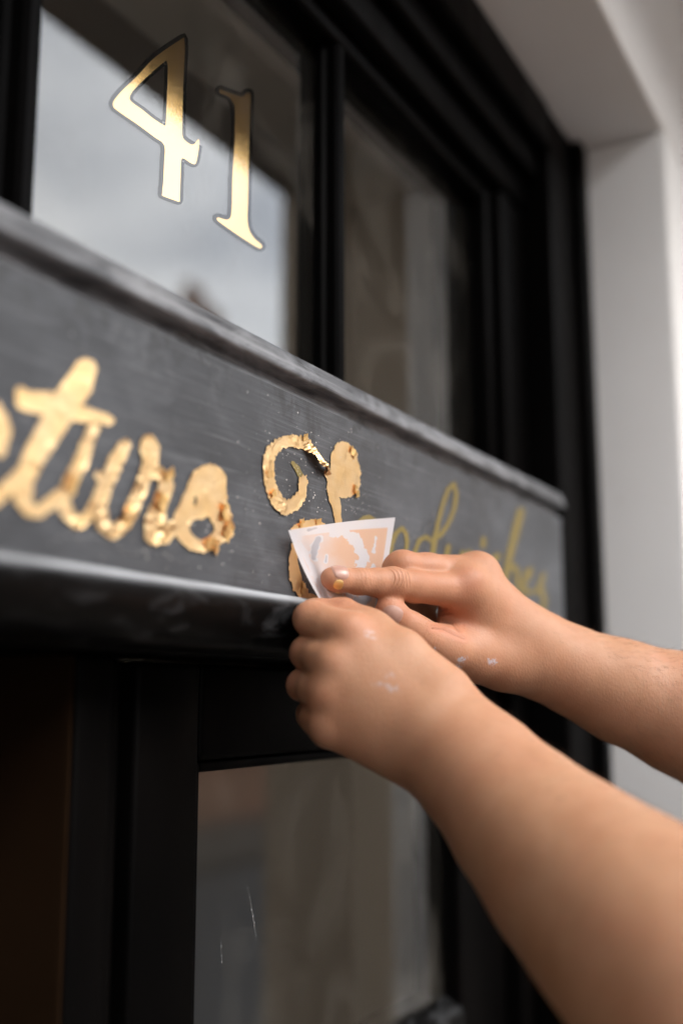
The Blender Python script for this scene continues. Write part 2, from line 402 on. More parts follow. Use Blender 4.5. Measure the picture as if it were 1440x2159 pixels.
box('dark_opening_sheet', .3462, .3485, .0465, .60, FZ, .0185, M['brown'], df_, .002, 2)  # thin sheet added here, its dark colour stands in for the unlit interior
box('door_post_bead', .3725, .388, .052, .12, FZ, .0185, K, df_, .006, 4)

tw = thing('transom_window', 'row of glass panes above the sign board with gilded house number', 'window', (.4, .03, ZC))
GY = .050
for x0, x1 in ((.068, .289), (.306, .5504), (.567, .807)):
    box('pane', x0-.006, x1+.006, GY, GY+.0006, .1715, .424, M['glass'], tw, 0)
def mull(x0, x1):
    extr = [(x0, .060), (x0, .0445), (x0+.0025, .0425), (x0+.0035, .0370), (x0+.0055, .0345), (x1-.0055, .0345), (x1-.0035, .0370), (x1-.0025, .0425), (x1, .0445), (x1, .060)]
    V = []; F = []; k = len(extr); L = tw.location
    for z in (.1712, .4095):
        for x, y in extr: V.append((x-L.x, y-L.y, z+ZC-L.z))
    for j in range(k): F.append((j, (j+1) % k, k+(j+1) % k, k+j))
    F += [tuple(range(k))[::-1], tuple(range(k, 2*k))]
    o = mesh_obj('mullion', V, F, K, tw)
    bm = bmesh.new(); bm.from_mesh(o.data); bmesh.ops.recalc_face_normals(bm, faces=bm.faces); bm.to_mesh(o.data); bm.free()
for x0 in (.289, .5504): mull(x0, x0+.0168)
box('glazing_bead', .807, .8215, .034, .060, .1712, .4245, K, tw, .004, 3)
box('glazing_bead', .0525, .068, .034, .060, .1712, .4245, K, tw, .004, 3)
box('top_bead', .0685, .8065, .0345, .060, .4100, .4245, K, tw, .004, 3)

dr = thing('door', 'black glazed door below the sign board', 'door', (.6, .06, 0))
box('stile', .3915, .4395, .048, .085, FZ+.004, .0165, K, dr, .003, 3)
box('stile', .757, .8470, .048, .085, FZ+.004, .0165, K, dr, .003, 3)
box('glazing_bead', .4400, .4465, .0525, .085, -.2085, -.0305, K, dr, .002, 3)
box('glazing_bead', .4470, .7565, .0525, .085, -.0360, -.0305, K, dr, .002, 3)
box('top_rail', .4400, .7565, .048, .085, -.030, .0165, K, dr, .003, 3)
box('middle_rail', .4400, .7565, .048, .085, -.36, -.2305, K, dr, .003, 3)
ps = [(.084, -.2300), (.0452, -.2300), (.0452, -.2195), (.0475, -.2145), (.0590, -.2090), (.084, -.2090)]
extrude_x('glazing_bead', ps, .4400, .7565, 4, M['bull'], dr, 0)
box('bottom_rail', .4400, .7565, .048, .085, FZ+.004, FZ+.22, K, dr, .003, 3)
box('panel', .4380, .7570, .060, .075, FZ+.22, -.3602, K, dr, 0)
box('pane', .434, .761, .0605, .0625, -.222, -.032, M['glass'], dr, 0)

V = []; F = []
for (xa, ya, xb, yb, n, r0) in ((523, 1872, 540, 1972, 16, 1.0), (466, 1988, 468, 2028, 7, .7)):       # splashes dried on the glass
    for k in range(n):
        q = k/(n-1); p = onp(xa+(xb-xa)*q+random.uniform(-.6, .6), ya+(yb-ya)*q, .0603); r = .00022*r0*random.uniform(.5, 1.6); b = len(V)
        for a in range(8): V.append((p.x-.6+r*math.cos(a*.785), p.y-.06-.0002*random.random(), p.z+2.6*r*math.sin(a*.785)))
        F.append(tuple(range(b, b+8)))
M['drip'] = m_plain('dried_white_paint', (.65, .65, .64, 1), .5, .1)
mesh_obj('paint_splash', V, F, M['drip'], dr)

# ------------------------------------------------------------------ sign board
sb = thing('sign_board', 'long sanded black sign board half gilded with gold leaf script', 'sign', (.4, 0, ZC+.1))
pan = [(.0310, .1475), (.0012, .1475), (0, .1470), (0, .0480), (.0310, .0480)]
extrude_x('panel', pan, -.0595, .8745, 60, M['board'], sb, .00015, 40)
topm = [(.0308, .1690), (.0060, .1690), (.0015, .1684), (-.0008, .1668), (-.0024, .1635), (-.0038, .1602), (-.0047, .1575), (-.0047, .1557),
        (-.0038, .1548), (-.0022, .1543), (.0012, .1540), (.0034, .1534), (.0034, .1479), (.0308, .1479)]
extrude_x('top_moulding', topm, -.0595, .8745, 160, M['mould'], sb, .0006, 70)
botm = [(.0308, .0477), (-.0006, .0477), (-.0026, .0472), (-.0046, .0459), (-.0058, .0440), (-.0061, .0415), (-.0054, .0380),
        (-.0036, .0335), (-.0008, .0290), (.0030, .0250), (.0080, .0220), (.0140, .0205), (.0308, .0204)]
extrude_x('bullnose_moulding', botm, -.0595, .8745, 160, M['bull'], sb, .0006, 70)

# ---- script: strokes traced as (px, py, half width); each letter becomes a crumpled leaf sheet lying on the board
def stroke_sdf(P, strokes):
    d = np.full(len(P), 1e3)
    for st in strokes:
        st = np.array(st, float)
        for a, b in zip(st[:-1], st[1:]):
            v = b[:2]-a[:2]; L2 = max(v@v, 1e-6)
            tt = np.clip(((P-a[:2])@v)/L2, 0, 1)
            q = a[:2] + tt[:, None]*v
            d = np.minimum(d, np.hypot(*(P-q).T) - (a[2]+(b[2]-a[2])*tt))
    return d
def fbm(P, s, seed=0):
    out = np.zeros(len(P))
    for i, p in enumerate(P):
        out[i] = mnoise.fractal(Vector((p[0]*s+seed, p[1]*s-seed*.7, seed*1.3)), 1.0, 2.0, 3)
    return out
def leaf_letter(name, strokes, mat, parent, cell=.45, ragged=3.0, relief=.00035, lift=.0006, seed=1, holes=None):
    A = np.array([p for s in strokes for p in s], float)
    x0, y0 = (A[:, :2]-A[:, 2:3]).min(0)-8; x1, y1 = (A[:, :2]+A[:, 2:3]).max(0)+8
    cs = [onp(px, py, 0) for px in (x0, x1) for py in (y0, y1)]
    xs = np.arange(min(c.x for c in cs), max(c.x for c in cs), cell*.001)
    zs = np.arange(min(c.z for c in cs), max(c.z for c in cs), cell*.00075)
    X, Z = np.meshgrid(xs, zs, indexing='ij'); n, k = X.shape
    W3 = np.stack([X.ravel(), np.zeros(X.size), Z.ravel()], 1)
    P = proj(W3); d = stroke_sdf(P, strokes) - .6
    near = np.abs(d) < 14
    if holes: d = np.maximum(d, -stroke_sdf(P, holes))
    rg = np.zeros(len(d)); rg[near] = fbm(W3[near][:, [0, 2]], 420, seed)
    d = d - 1.4 + ragged*.8*rg
    ins = (d < 0).reshape(n, k)
    q = ins[:-1, :-1] & ins[1:, :-1] & ins[1:, 1:] & ins[:-1, 1:]
    idx = np.full(n*k, -1); ii, jj = np.nonzero(q)
    quad = np.stack([ii*k+jj, (ii+1)*k+jj, (ii+1)*k+jj+1, ii*k+jj+1], 1)
    used = np.unique(quad)
    if len(used) == 0: return None
    idx[used] = np.arange(len(used))
    V = W3[used].copy(); dd = d[used]
    if relief:
        r1 = fbm(V[:, [0, 2]], 120, seed+3); r2 = fbm(V[:, [0, 2]], 650, seed+5)
        fold = np.clip(fbm(V[:, [0, 2]], 60, seed+9)*2.2+.1, 0, 1)                # some stretches lie flat, others crumple
        edge = np.exp(dd/3.0)
        relief *= (.8 if mat is M['crinkle'] else .5); V[:, 1] -= lift + relief*(np.abs(r1)*3.2*fold + .5*np.abs(r2)*fold) + edge*relief*1.2*np.abs(r1+.4)
    else: V[:, 1] -= lift
    L = np.array(parent.location) if parent.parent is None else np.array(parent.parent.location)
    o = mesh_obj(name, V-L, idx[quad][:, ::-1] if False else idx[quad], mat, parent, True)
    bm = bmesh.new(); bm.from_mesh(o.data)
    sel = [f for f in bm.faces]
    if sel and sum(f.normal.y for f in sel) > 0: bmesh.ops.reverse_faces(bm, faces=sel)
    bm.to_mesh(o.data); bm.free()
    return o
G = M['gold']; GC = M['crinkle']
leaf_letter('gold_letter', [[(-14, 860, 12), (0, 885, 14), (4, 912, 16), (-4, 950, 14)], [(-10, 1040, 14), (4, 1046, 11)]], G, sb, seed=2)
leaf_letter('gold_letter', [[(178, 780, 23), (162, 815, 29), (135, 850, 30), (102, 910, 27), (72, 960, 23), (48, 1010, 20), (45, 1050, 18), (60, 1074, 14), (80, 1079, 13), (105, 1061, 14), (124, 1042, 12)],
                            [(48, 1000, 18), (20, 1022, 16), (-14, 1055, 14)],
                            [(42, 828, 11), (52, 846, 19), (105, 852, 24), (165, 872, 17), (205, 880, 12), (226, 886, 11)]], G, sb, seed=3, relief=.00028)
leaf_letter('gold_letter', [[(194, 902, 12), (172, 962, 14), (147, 1015, 15), (130, 1055, 14), (140, 1085, 13), (162, 1103, 12), (186, 1086, 13), (205, 1060, 15), (225, 1010, 16), (243, 970, 15), (261, 938, 12)],
                            [(203, 1000, 7), (212, 1014, 8)]], GC, sb, seed=4, relief=.0006)
leaf_letter('gold_letter', [[(207, 1070, 14), (215, 1108, 13), (236, 1124, 13), (262, 1100, 14), (280, 1060, 14), (295, 1025, 13), (308, 995, 15), (314, 975, 15), (313, 945, 20), (312, 934, 17)],
                            [(312, 992, 15), (330, 997, 12), (348, 1007, 13), (346, 1036, 15), (333, 1067, 16), (324, 1098, 21), (322, 1128, 20), (345, 1130, 15), (364, 1109, 12)]], GC, sb, seed=5, relief=.0006)
leaf_letter('gold_letter', [[(434, 1016, 34), (426, 1045, 34), (418, 1062, 32)], [(440, 1012, 33), (450, 1060, 26), (466, 1100, 18)], [(420, 1030, 27), (404, 1062, 24), (386, 1090, 19)], [(418, 1062, 26), (386, 1085, 18), (378, 1105, 17), (385, 1128, 14), (404, 1147, 13), (425, 1153, 12), (445, 1143, 13), (472, 1122, 17), (462, 1090, 17), (450, 1050, 22)]],
            G, sb, seed=6, relief=.0006, holes=[[(410, 1048, 3), (409, 1062, 3.5)], [(418, 1108, 13), (426, 1118, 14)]])
leaf_letter('gold_letter', [[(647, 944, 8), (637, 934, 13), (612, 929, 11.5), (587, 935, 11), (571, 950, 11), (565, 971, 11), (565, 995, 10), (567, 1020, 10), (574, 1040, 11), (587, 1062, 13), (601, 1071, 14), (618, 1062, 13), (630, 1049, 11), (636, 1031, 8), (637, 1010, 7)]],
            G, sb, cell=.35, seed=7, ragged=4.5, relief=.00045)
leaf_letter('gold_letter', [[(721, 950, 18), (723, 968, 27), (726, 998, 31), (729, 1020, 27), (722, 1033, 17)], [(724, 950, 10), (742, 958, 8)], [(688, 998, 6), (702, 1010, 14), (716, 1010, 16)], [(704, 1010, 14), (699, 1028, 12), (703, 1052, 10), (708, 1074, 7), (711, 1098, 6), (713, 1125, 6)]],
            G, sb, cell=.35, seed=8, ragged=2.5, relief=.00016)
leaf_letter('gold_letter', [[(618, 1114, 4), (627, 1113, 8), (645, 1106, 8), (660, 1104, 8), (676, 1108, 6), (700, 1140, 8), (690, 1175, 8)], [(634, 1098, 2.5), (635, 1110, 5)],
                            [(640, 1125, 8), (620, 1150, 6), (616, 1180, 8), (620, 1215, 10), (627, 1239, 10), (640, 1259, 9), (664, 1264, 7), (700, 1262, 7)], [(634, 1235, 6), (637, 1245, 7)]],
            G, sb, cell=.35, seed=9, ragged=3.5, relief=.0003)
SZ = M['size']
def size_letter(strokes, seed):
    strokes = [[(p[0], p[1], p[2]*.74) for p in st_] for st_ in strokes]
    leaf_letter('painted_letter', strokes, SZ, sb, cell=.5, ragged=.9, relief=0, lift=.0004, seed=seed)
size_letter([[(616, 976, 3.5), (625, 987, 6), (632, 1001, 6)]], 21)
size_letter([[(758, 1100, 5), (765, 1093, 5), (776, 1090, 5), (788, 1097, 5), (790, 1130, 5)]], 22)
size_letter([[(818, 1180, 4), (825, 1147, 4.5), (833, 1125, 5), (846, 1114, 5), (855, 1125, 4), (857, 1144, 4), (850, 1190, 4)]], 23)
size_letter([[(872, 1190, 4), (874, 1161, 4.5), (883, 1139, 4.8), (897, 1132, 5), (910, 1142, 4.5)],
             [(906, 1195, 5), (911, 1167, 5.5), (915, 1139, 6), (922, 1103, 3.8), (933, 1061, 3.8), (944, 1031, 3.8), (955, 1020, 3.8), (961, 1042, 3.8), (956, 1075, 4), (942, 1108, 4), (925, 1131, 5)]], 24)
size_letter([[(944, 1152, 5), (939, 1180, 5), (950, 1200, 5), (965, 1190, 5), (975, 1165, 5), (972, 1195, 5), (985, 1205, 5), (996, 1185, 5), (988, 1164, 6)]], 25)
size_letter([[(1018, 1136, 5), (1017, 1150, 6)], [(1014, 1175, 5), (1010, 1205, 5)]], 26)
size_letter([[(1048, 1172, 7), (1040, 1180, 9), (1030, 1200, 6), (1036, 1225, 6), (1052, 1222, 5)]], 27)
size_letter([[(1096, 1078, 9), (1087, 1117, 10), (1077, 1155, 9), (1068, 1195, 7), (1062, 1235, 6)], [(1068, 1205, 6), (1080, 1192, 6), (1089, 1202, 5), (1090, 1232, 5), (1096, 1244, 4)]], 28)
size_letter([[(1104, 1228, 4), (1117, 1212, 4), (1118, 1200, 4), (1110, 1203, 4), (1103, 1230, 5), (1107, 1252, 4), (1122, 1246, 4)]], 29)
size_letter([[(1130, 1250, 4), (1144, 1212, 5), (1138, 1236, 5), (1147, 1266, 5), (1142, 1286, 7), (1132, 1288, 5)]], 30)

# the leaf that has come loose between the o and the f: a twisted strip standing off the board
def curl_strip():
    pts = [(644, 936, .0012, 12), (653, 952, .0022, 9), (664, 968, .0042, 8), (674, 982, .0050, 8), (682, 992, .0030, 7), (692, 1000, .0010, 5)]
    V = []; F = []; nw = 9; n = 40
    tt = np.linspace(0, len(pts)-1, n)
    A = np.array(pts, float)
    for i, q in enumerate(tt):
        v = [np.interp(q, range(len(pts)), A[:, c]) for c in range(4)]
        for j in range(nw):
            s = j/(nw-1)-.5
            jag = 1 + .25*math.sin(i*2.3)*(1 if s > 0 else .5) + .2*random.random()
            p = onp(v[0]+s*v[3]*1.3*jag, v[1]-s*v[3]*1.1*jag, 0)
            curl = v[2]*(1-.9*max(0, s+.25)) + .0012*math.cos(s*7+i*.35) + .0004*random.random()
            V.append((p.x, -max(curl, .0006), p.z))
    for i in range(n-1):
        for j in range(nw-1):
            a = i*nw+j; F.append((a, a+1, a+nw+1, a+nw))
    return V, F
V, F = curl_strip(); L = sb.location
mesh_obj('loose_leaf', [(v[0]-L.x, v[1]-L.y, v[2]-L.z) for v in V], F, G, sb, True)
# small lifted flakes along the ragged edges
def flake(px, py, s, ang, up, parent=sb, mat=M['flake'], n=6):
    s *= .75
    c = onp(px, py, 0); V = []; F = []
    ca, sa = math.cos(ang), math.sin(ang); ph = random.random()*6
    for i in range(n):
        for j in range(n):
            a, b = (i/(n-1)-.5)*s, (j/(n-1)-.5)*s*.6
            a *= 1+.25*random.random(); b *= 1+.4*random.random()
            h = .22*up*(j/(n-1))**1.4 + .07*s*math.sin(a/s*9+ph) + .0003
            V.append((c.x+a*ca-b*sa-L.x, -abs(h)-.0008-L.y, c.z+a*sa+b*ca-L.z))
    for i in range(n-1):
        for j in range(n-1): k = i*n+j; F.append((k, k+1, k+n+1, k+n))
    return mesh_obj('gold_flake', V, F, mat, parent, True)
for a in ((746, 1030, .006, 1.2, .003), (750, 1042, .006, .4, .003), (741, 954, .008, -.5, .0015), (640, 922, .006, .3, .003),
          (470, 1080, .010, 1.5, .004), (478, 1120, .010, 1.0, .004), (452, 1155, .007, 1.3, .005), (440, 1148, .009, .2, .004), 
          (352, 1002, .008, .6, .004), (338, 1060, .010, 1.2, .004), (268, 1090, .010, .9, .003), (150, 1020, .008, 1.2, .003),
          (636, 1240, .007, 1.4, .002), (632, 1104, .006, .9, .004), (668, 1100, .005, .3, .003), (566, 1000, .006, .2, .002), (574, 1040, .006, .6, .002)):
    flake(*a)
# specks of leaf and dust left on the board
V = []; F = []
for _ in range(420):
    cx_, cy_, sx, sy = random.choice(((600, 1000, 50, 70), (650, 1050, 60, 40), (750, 1060, 25, 18), (420, 1150, 60, 40), (300, 1150, 120, 40), (660, 940, 60, 30), (640, 1250, 20, 20), (880, 1130, 40, 30)))
    p = onp(random.gauss(cx_, sx), random.gauss(cy_, sy), 0)
    if not (.05 < p.z-ZC < .146): continue
    r = random.choice((.00012, .00016, .0002, .0003))*random.uniform(.7, 1.3); b = len(V)
    for k in range(5):
        a = k*1.2566; V.append((p.x+r*1.6*math.cos(a)-L.x, -.0004-.0003*random.random()-L.y, p.z+r*math.sin(a)-L.z))
    F.append((b, b+1, b+2, b+3, b+4)[::1])
M['speck'] = m_plain('pale_leaf_dust', (.70, .66, .62, 1), .5, .1)
sp = mesh_obj('leaf_speck', V, F, M['speck'], sb); sp['kind'] = 'stuff'

# ------------------------------------------------------------------ numerals 41 gilded behind the glass
def smooth_poly(pts, sharp=(), n=6):
    out = []; N = len(pts)
    for i in range(N):
        p0, p1, p2, p3 = [np.array(pts[(i+k) % N][:2], float) for k in (-1, 0, 1, 2)]
        if i in sharp: p0 = p1
        if (i+1) % N in sharp: p3 = p2
        for s in range(n):
            u = s/n
            out.append(.5*((2*p1)+(-p0+p2)*u+(2*p0-5*p1+4*p2-p3)*u*u+(-p0+3*p1-3*p2+p3)*u**3))
    return np.array(out)
def z5(pts): return [(220+x/4.114, 50+y/4.114) for x, y in pts]
four_o = z5([(695, 118), (560, 205), (420, 310), (300, 440), (150, 590), (88, 670), (82, 715), (120, 755), (300, 880), (440, 985), (505, 1030), (528, 1085), (522, 1200), (515, 1360), (505, 1470), (515, 1495), (650, 1545), (656, 1540), (662, 1350), (668, 1190), (690, 1168), (740, 1200), (780, 1218), (800, 1195), (820, 1080), (822, 1010), (808, 1008), (790, 1038), (755, 1048), (700, 1010), (678, 960), (680, 800), (688, 500), (700, 250)])
four_i = z5([(530, 325), (440, 400), (330, 500), (245, 590), (222, 640), (240, 680), (330, 745), (430, 825), (520, 882), (535, 870), (543, 700), (550, 500), (552, 370), (545, 335)])
one_o = z5([(1010, 568), (1060, 590), (1150, 622), (1200, 630), (1240, 600), (1268, 612), (1268, 700), (1262, 850), (1256, 1050), (1250, 1300), (1245, 1550), (1242, 1700), (1258, 1790), (1300, 1860), (1360, 1915), (1368, 1935), (1355, 1948), (1320, 1935), (1200, 1860), (1090, 1785), (1000, 1720), (978, 1695), (990, 1682), (1060, 1700), (1095, 1680), (1108, 1600), (1112, 1400), (1120, 1200), (1132, 1000), (1135, 800), (1125, 700), (1080, 635), (1010, 605), (998, 585)])
def offset_poly(P, d):
    Pn = np.roll(P, -1, 0); Pp = np.roll(P, 1, 0); tg = Pn-Pp; tg /= np.linalg.norm(tg, axis=1)[:, None]+1e-9
    area = .5*np.sum(P[:, 0]*Pn[:, 1]-Pn[:, 0]*P[:, 1])
    nrm = np.stack([tg[:, 1], -tg[:, 0]], 1)*(1 if area > 0 else -1)
    return P + nrm*d
def flat(name, loops, y, mat, parent, root):
    W_ = [[onp(p[0], p[1], y)-Vector(root.location) for p in lp] for lp in loops]
    tri = tessellate_polygon(W_); V = [v for lp in W_ for v in lp]
    o = mesh_obj(name, V, tri, mat, parent)
    bm = bmesh.new(); bm.from_mesh(o.data)
    for f in bm.faces:
        if f.normal.y > 0: f.normal_flip()
    bm.to_mesh(o.data); bm.free()
    return o
for o_, i_, shp in ((four_o, four_i, (0, 16, 17)), (one_o, None, ())):
    Po = smooth_poly(o_, shp); Pi = smooth_poly(i_, (8,)) if i_ else None
    nm = flat('numeral', [Po] + ([Pi] if i_ else []), GY+.0002, M['num'], tw, tw)
    Q = offset_poly(Po, 8.0); Q = Q + np.array([-.8, -1.4])
    Qi = [offset_poly(Pi, -7.0)] if i_ else []
    flat('outline', [Q] + Qi, GY+.0004, M['outline'], nm, tw)

# ------------------------------------------------------------------ transfer sheet
def paper():
    n = 150
    TL, TR, BL, BR = (608, 1118, .5130), (833, 1091, .590), (694, 1296, .5225), (786, 1330, .575)
    def pt(q): return CAMP + ray(q[0], q[1])*q[2]
    V = []; UVs = []
    for i in range(n):
        for j in range(n):
            s, v = i/(n-1), j/(n-1)
            a = [TL[c]*(1-s)*(1-v)+TR[c]*s*(1-v)+BL[c]*(1-s)*v+BR[c]*s*v for c in range(3)]
            a[0] += -8*math.sin(math.pi*v)*(1-s) + 3*math.sin(math.pi*v)*s
            a[1] += -3.5*math.sin(math.pi*s)*(1-v)
            a[2] += -.006*math.sin(math.pi*min(1, s*1.15))*(.3+.7*v) + .010*math.exp(-((s-.10)/.09)**2)*v - .004*math.sin(s*9)*(v**2)*(1-s)
            V.append(pt(a)); UVs.append((s, v))
    F = [(i*n+j, (i+1)*n+j, (i+1)*n+j+1, i*n+j+1) for i in range(n-1) for j in range(n-1)]
    o = mesh_obj('transfer_sheet', V, F, M['paper'], None, True)
    P = proj(np.array([tuple(v) for v in V])); UVs = np.array(UVs)
    rg = fbm(np.array(UVs), 16, 4); rg2 = fbm(UVs, 5, 8)
    marg = np.minimum.reduce([UVs[:, 0]-.05, .945-UVs[:, 0], UVs[:, 1]-.085, .95-UVs[:, 1]])
    leaf = np.clip(marg*220, 0, 1)
    gone = np.minimum.reduce([stroke_sdf(P, [[(702, 1124, 9), (722, 1120, 10), (745, 1132, 11), (758, 1150, 12), (764, 1172, 11), (763, 1200, 10)]])-rg*9,
                              stroke_sdf(P, [[(792, 1132, 3), (789, 1162, 4)]])-rg*4,
                              stroke_sdf(P, [[(671, 1137, 8), (664, 1155, 9), (661, 1176, 7)]])-rg*6,
                              stroke_sdf(P, [[(755, 1268, 14), (780, 1250, 10), (735, 1255, 6)]])-rg*12,
                              stroke_sdf(P, [[(688, 1172, 3), (687, 1184, 3)]])-rg*3,
                              stroke_sdf(P, [[(786, 1200, 8), (796, 1202, 6)]])-rg*5,
                              stroke_sdf(P, [[(627, 1125, 5), (640, 1160, 5), (668, 1220, 6), (690, 1262, 6)]])-rg*5])
    leaf *= np.clip(gone*.9, 0, 1)
    leaf *= np.clip(.25 + .9*np.clip((UVs[:, 0]-.12)/.5, 0, 1) + rg2*.25, .12, 1)      # thinner leaf left towards the pressed side
    thin = np.clip(-stroke_sdf(P, [[(671, 1137, 8), (664, 1155, 9), (661, 1176, 7)], [(757, 1268, 15), (775, 1262, 12)], [(688, 1172, 3), (687, 1184, 3)], [(650, 1118, 4), (668, 1113, 4)]])*.25 - .2+rg*.5, 0, .55)
    for nm, ar in (('leaf', leaf), ('thin', thin)):
        at = o.data.attributes.new(nm, 'FLOAT', 'POINT'); at.data.foreach_set('value', ar.astype(np.float32))
    uv = o.data.uv_layers.new(name='UVMap'); li = np.empty(len(o.data.loops), int); o.data.loops.foreach_get('vertex_index', li)
    uv.data.foreach_set('uv', UVs[li].ravel().astype(np.float32))
    o['label'] = 'translucent white backing sheet of gold leaf held against the sign'; o['category'] = 'paper sheet'
paper()

# ------------------------------------------------------------------ the gilder's arms and hands, as smooth blended volumes
def J(px, py, dep, r):                               # joint in lens-aligned metres (right, up, forward) and radius in mm
    return np.array([(px-PW/2)/FPX*dep, (PH/2-py)/FPX*dep, dep]), r*.001
def smin(a, b, k):
    h = np.clip(.5 + .5*(b-a)/k, 0, 1)
    return b + (a-b)*h - k*h*(1-h)
class Grid:
    def __init__(s, lo, hi, h):
        s.lo = np.array(lo); s.h = h; s.n = np.ceil((np.array(hi)-s.lo)/h).astype(int)+1
        s.ax = [(s.lo[i]+h*np.arange(s.n[i])).astype(np.float32) for i in range(3)]
    def field(s): return np.full(s.n, .05, np.float32)
    def cone(s, F, A, B, k):
        (a, ra), (b, rb) = A, B; mg = max(ra, rb)+k+.004
        lo = np.maximum(((np.minimum(a, b)-mg-s.lo)/s.h).astype(int), 0); hi = np.minimum(((np.maximum(a, b)+mg-s.lo)/s.h).astype(int)+2, s.n)
        if (hi <= lo).any(): return
        sl = tuple(slice(lo[i], hi[i]) for i in range(3))
        X, Y, Z = (s.ax[i][sl[i]] for i in range(3))
        v = b-a; L2 = max(float(v@v), 1e-9)
        tt = ((X-a[0])*v[0])[:, None, None] + ((Y-a[1])*v[1])[None, :, None] + ((Z-a[2])*v[2])[None, None, :]
        tt = np.clip(tt/L2, 0, 1)
        d = np.sqrt((X[:, None, None]-a[0]-tt*v[0])**2 + (Y[None, :, None]-a[1]-tt*v[1])**2 + (Z[None, None, :]-a[2]-tt*v[2])**2)
        d -= ra + (rb-ra)*tt
        F[sl] = smin(F[sl], d.astype(np.float32), k) if k > 0 else np.minimum(F[sl], d)
    def chain(s, F, js, k):
        for A, B in zip(js[:-1], js[1:]): s.cone(F, A, B, k)
def surface_nets(F, lo, h):
    ins = F < 0
    c = np.zeros(tuple(np.array(F.shape)-1), np.int8)
    offs = [(i, j, k) for i in (0, 1) for j in (0, 1) for k in (0, 1)]
    sh = c.shape
    for o in offs: c += ins[o[0]:o[0]+sh[0], o[1]:o[1]+sh[1], o[2]:o[2]+sh[2]]
    act = np.argwhere((c > 0) & (c < 8))
    vals = np.stack([F[act[:, 0]+o[0], act[:, 1]+o[1], act[:, 2]+o[2]] for o in offs], 1)
    P = np.zeros((len(act), 3)); cnt = np.zeros(len(act))
    for a in range(8):
        for b in range(a+1, 8):
            if sum(x != y for x, y in zip(offs[a], offs[b])) != 1: continue
            cr_ = (vals[:, a] < 0) != (vals[:, b] < 0)
            t_ = np.where(cr_, vals[:, a]/np.where(cr_, vals[:, a]-vals[:, b], 1), 0)
            P += np.where(cr_[:, None], np.array(offs[a])+t_[:, None]*(np.array(offs[b])-np.array(offs[a])), 0); cnt += cr_
    P = (act + P/cnt[:, None])*h + lo
    ix = np.full(sh, -1, np.int32); ix[tuple(act.T)] = np.arange(len(act))
    Q = []
    for ax in range(3):
        u, v = [(1, 2), (2, 0), (0, 1)][ax]
        s0 = [slice(None)]*3; s1 = [slice(None)]*3; s0[ax] = slice(0, -1); s1[ax] = slice(1, None)
        e = np.argwhere(ins[tuple(s0)] != ins[tuple(s1)])
        e = e[(e[:, u] > 0) & (e[:, v] > 0) & (e[:, u] < F.shape[u]-1) & (e[:, v] < F.shape[v]-1)]
        fl = ins[tuple(s0)][tuple(e.T)]
        def at(du, dv):
            q = e.copy(); q[:, u] += du; q[:, v] += dv; return ix[tuple(q.T)]
        q = np.stack([at(-1, -1), at(0, -1), at(0, 0), at(-1, 0)], 1)
        q[~fl] = q[~fl][:, ::-1]; Q.append(q)
    return P, np.concatenate(Q)
CM = np.stack([np.array(RT), np.array(UP), np.array(FW)], 0)        # rows: lens axes in the world
def to_world(P): return P@CM + np.array(CAMP)
def gauss(P, j, rad): return np.exp(-(((P-j[0])**2).sum(1))/(rad*.001)**2)
person = thing('person', 'person whose bare arms reach in, both hands pressing a gold leaf sheet on the sign', 'person', (.62, -.55, 0))
def finish_arm(P, Q, red, cs, cm, pa, parent):
    nz_ = None
    W_ = to_world(P) - np.array(parent.location)
    o = mesh_obj('arm', W_, Q, M['skin'], parent, True)
    for nm, ar in (('red', red), ('crease_s', cs), ('crease_m', cm), ('paint', pa)):
        at = o.data.attributes.new(nm, 'FLOAT', 'POINT'); at.data.foreach_set('value', np.asarray(ar, np.float32))
    return o
def relax(P, Q, it=2, lam=.5):
    for _ in range(it):
        S_ = np.zeros_like(P); n_ = np.zeros(len(P))
        for k in range(4):
            a, b = Q[:, k], Q[:, (k+1) % 4]
            np.add.at(S_, a, P[b]); np.add.at(S_, b, P[a]); np.add.at(n_, a, 1); np.add.at(n_, b, 1)
        P = P + lam*(S_/n_[:, None]-P)
    return P
def joint_creases(P, cs, cm, jc, axis, dors, span, amp, bow=.0, wid=7.0):
    ax = np.array(axis, float); ax /= np.linalg.norm(ax); dv = np.array(dors, float); dv -= ax*(dv@ax); dv /= np.linalg.norm(dv)
    lat = np.cross(ax, dv); rel = (P-jc[0])*1000
    s, l, d = rel@ax, rel@lat, rel@dv
    mk = amp*np.exp(-(s/span)**4)*np.exp(-(l/wid)**4)*np.clip(d/3.0, 0, 1)
    take = mk > cm
    cs[take] = (s + np.sign(s)*bow*(-(l/wid)**2))[take]; cm[take] = mk[take]

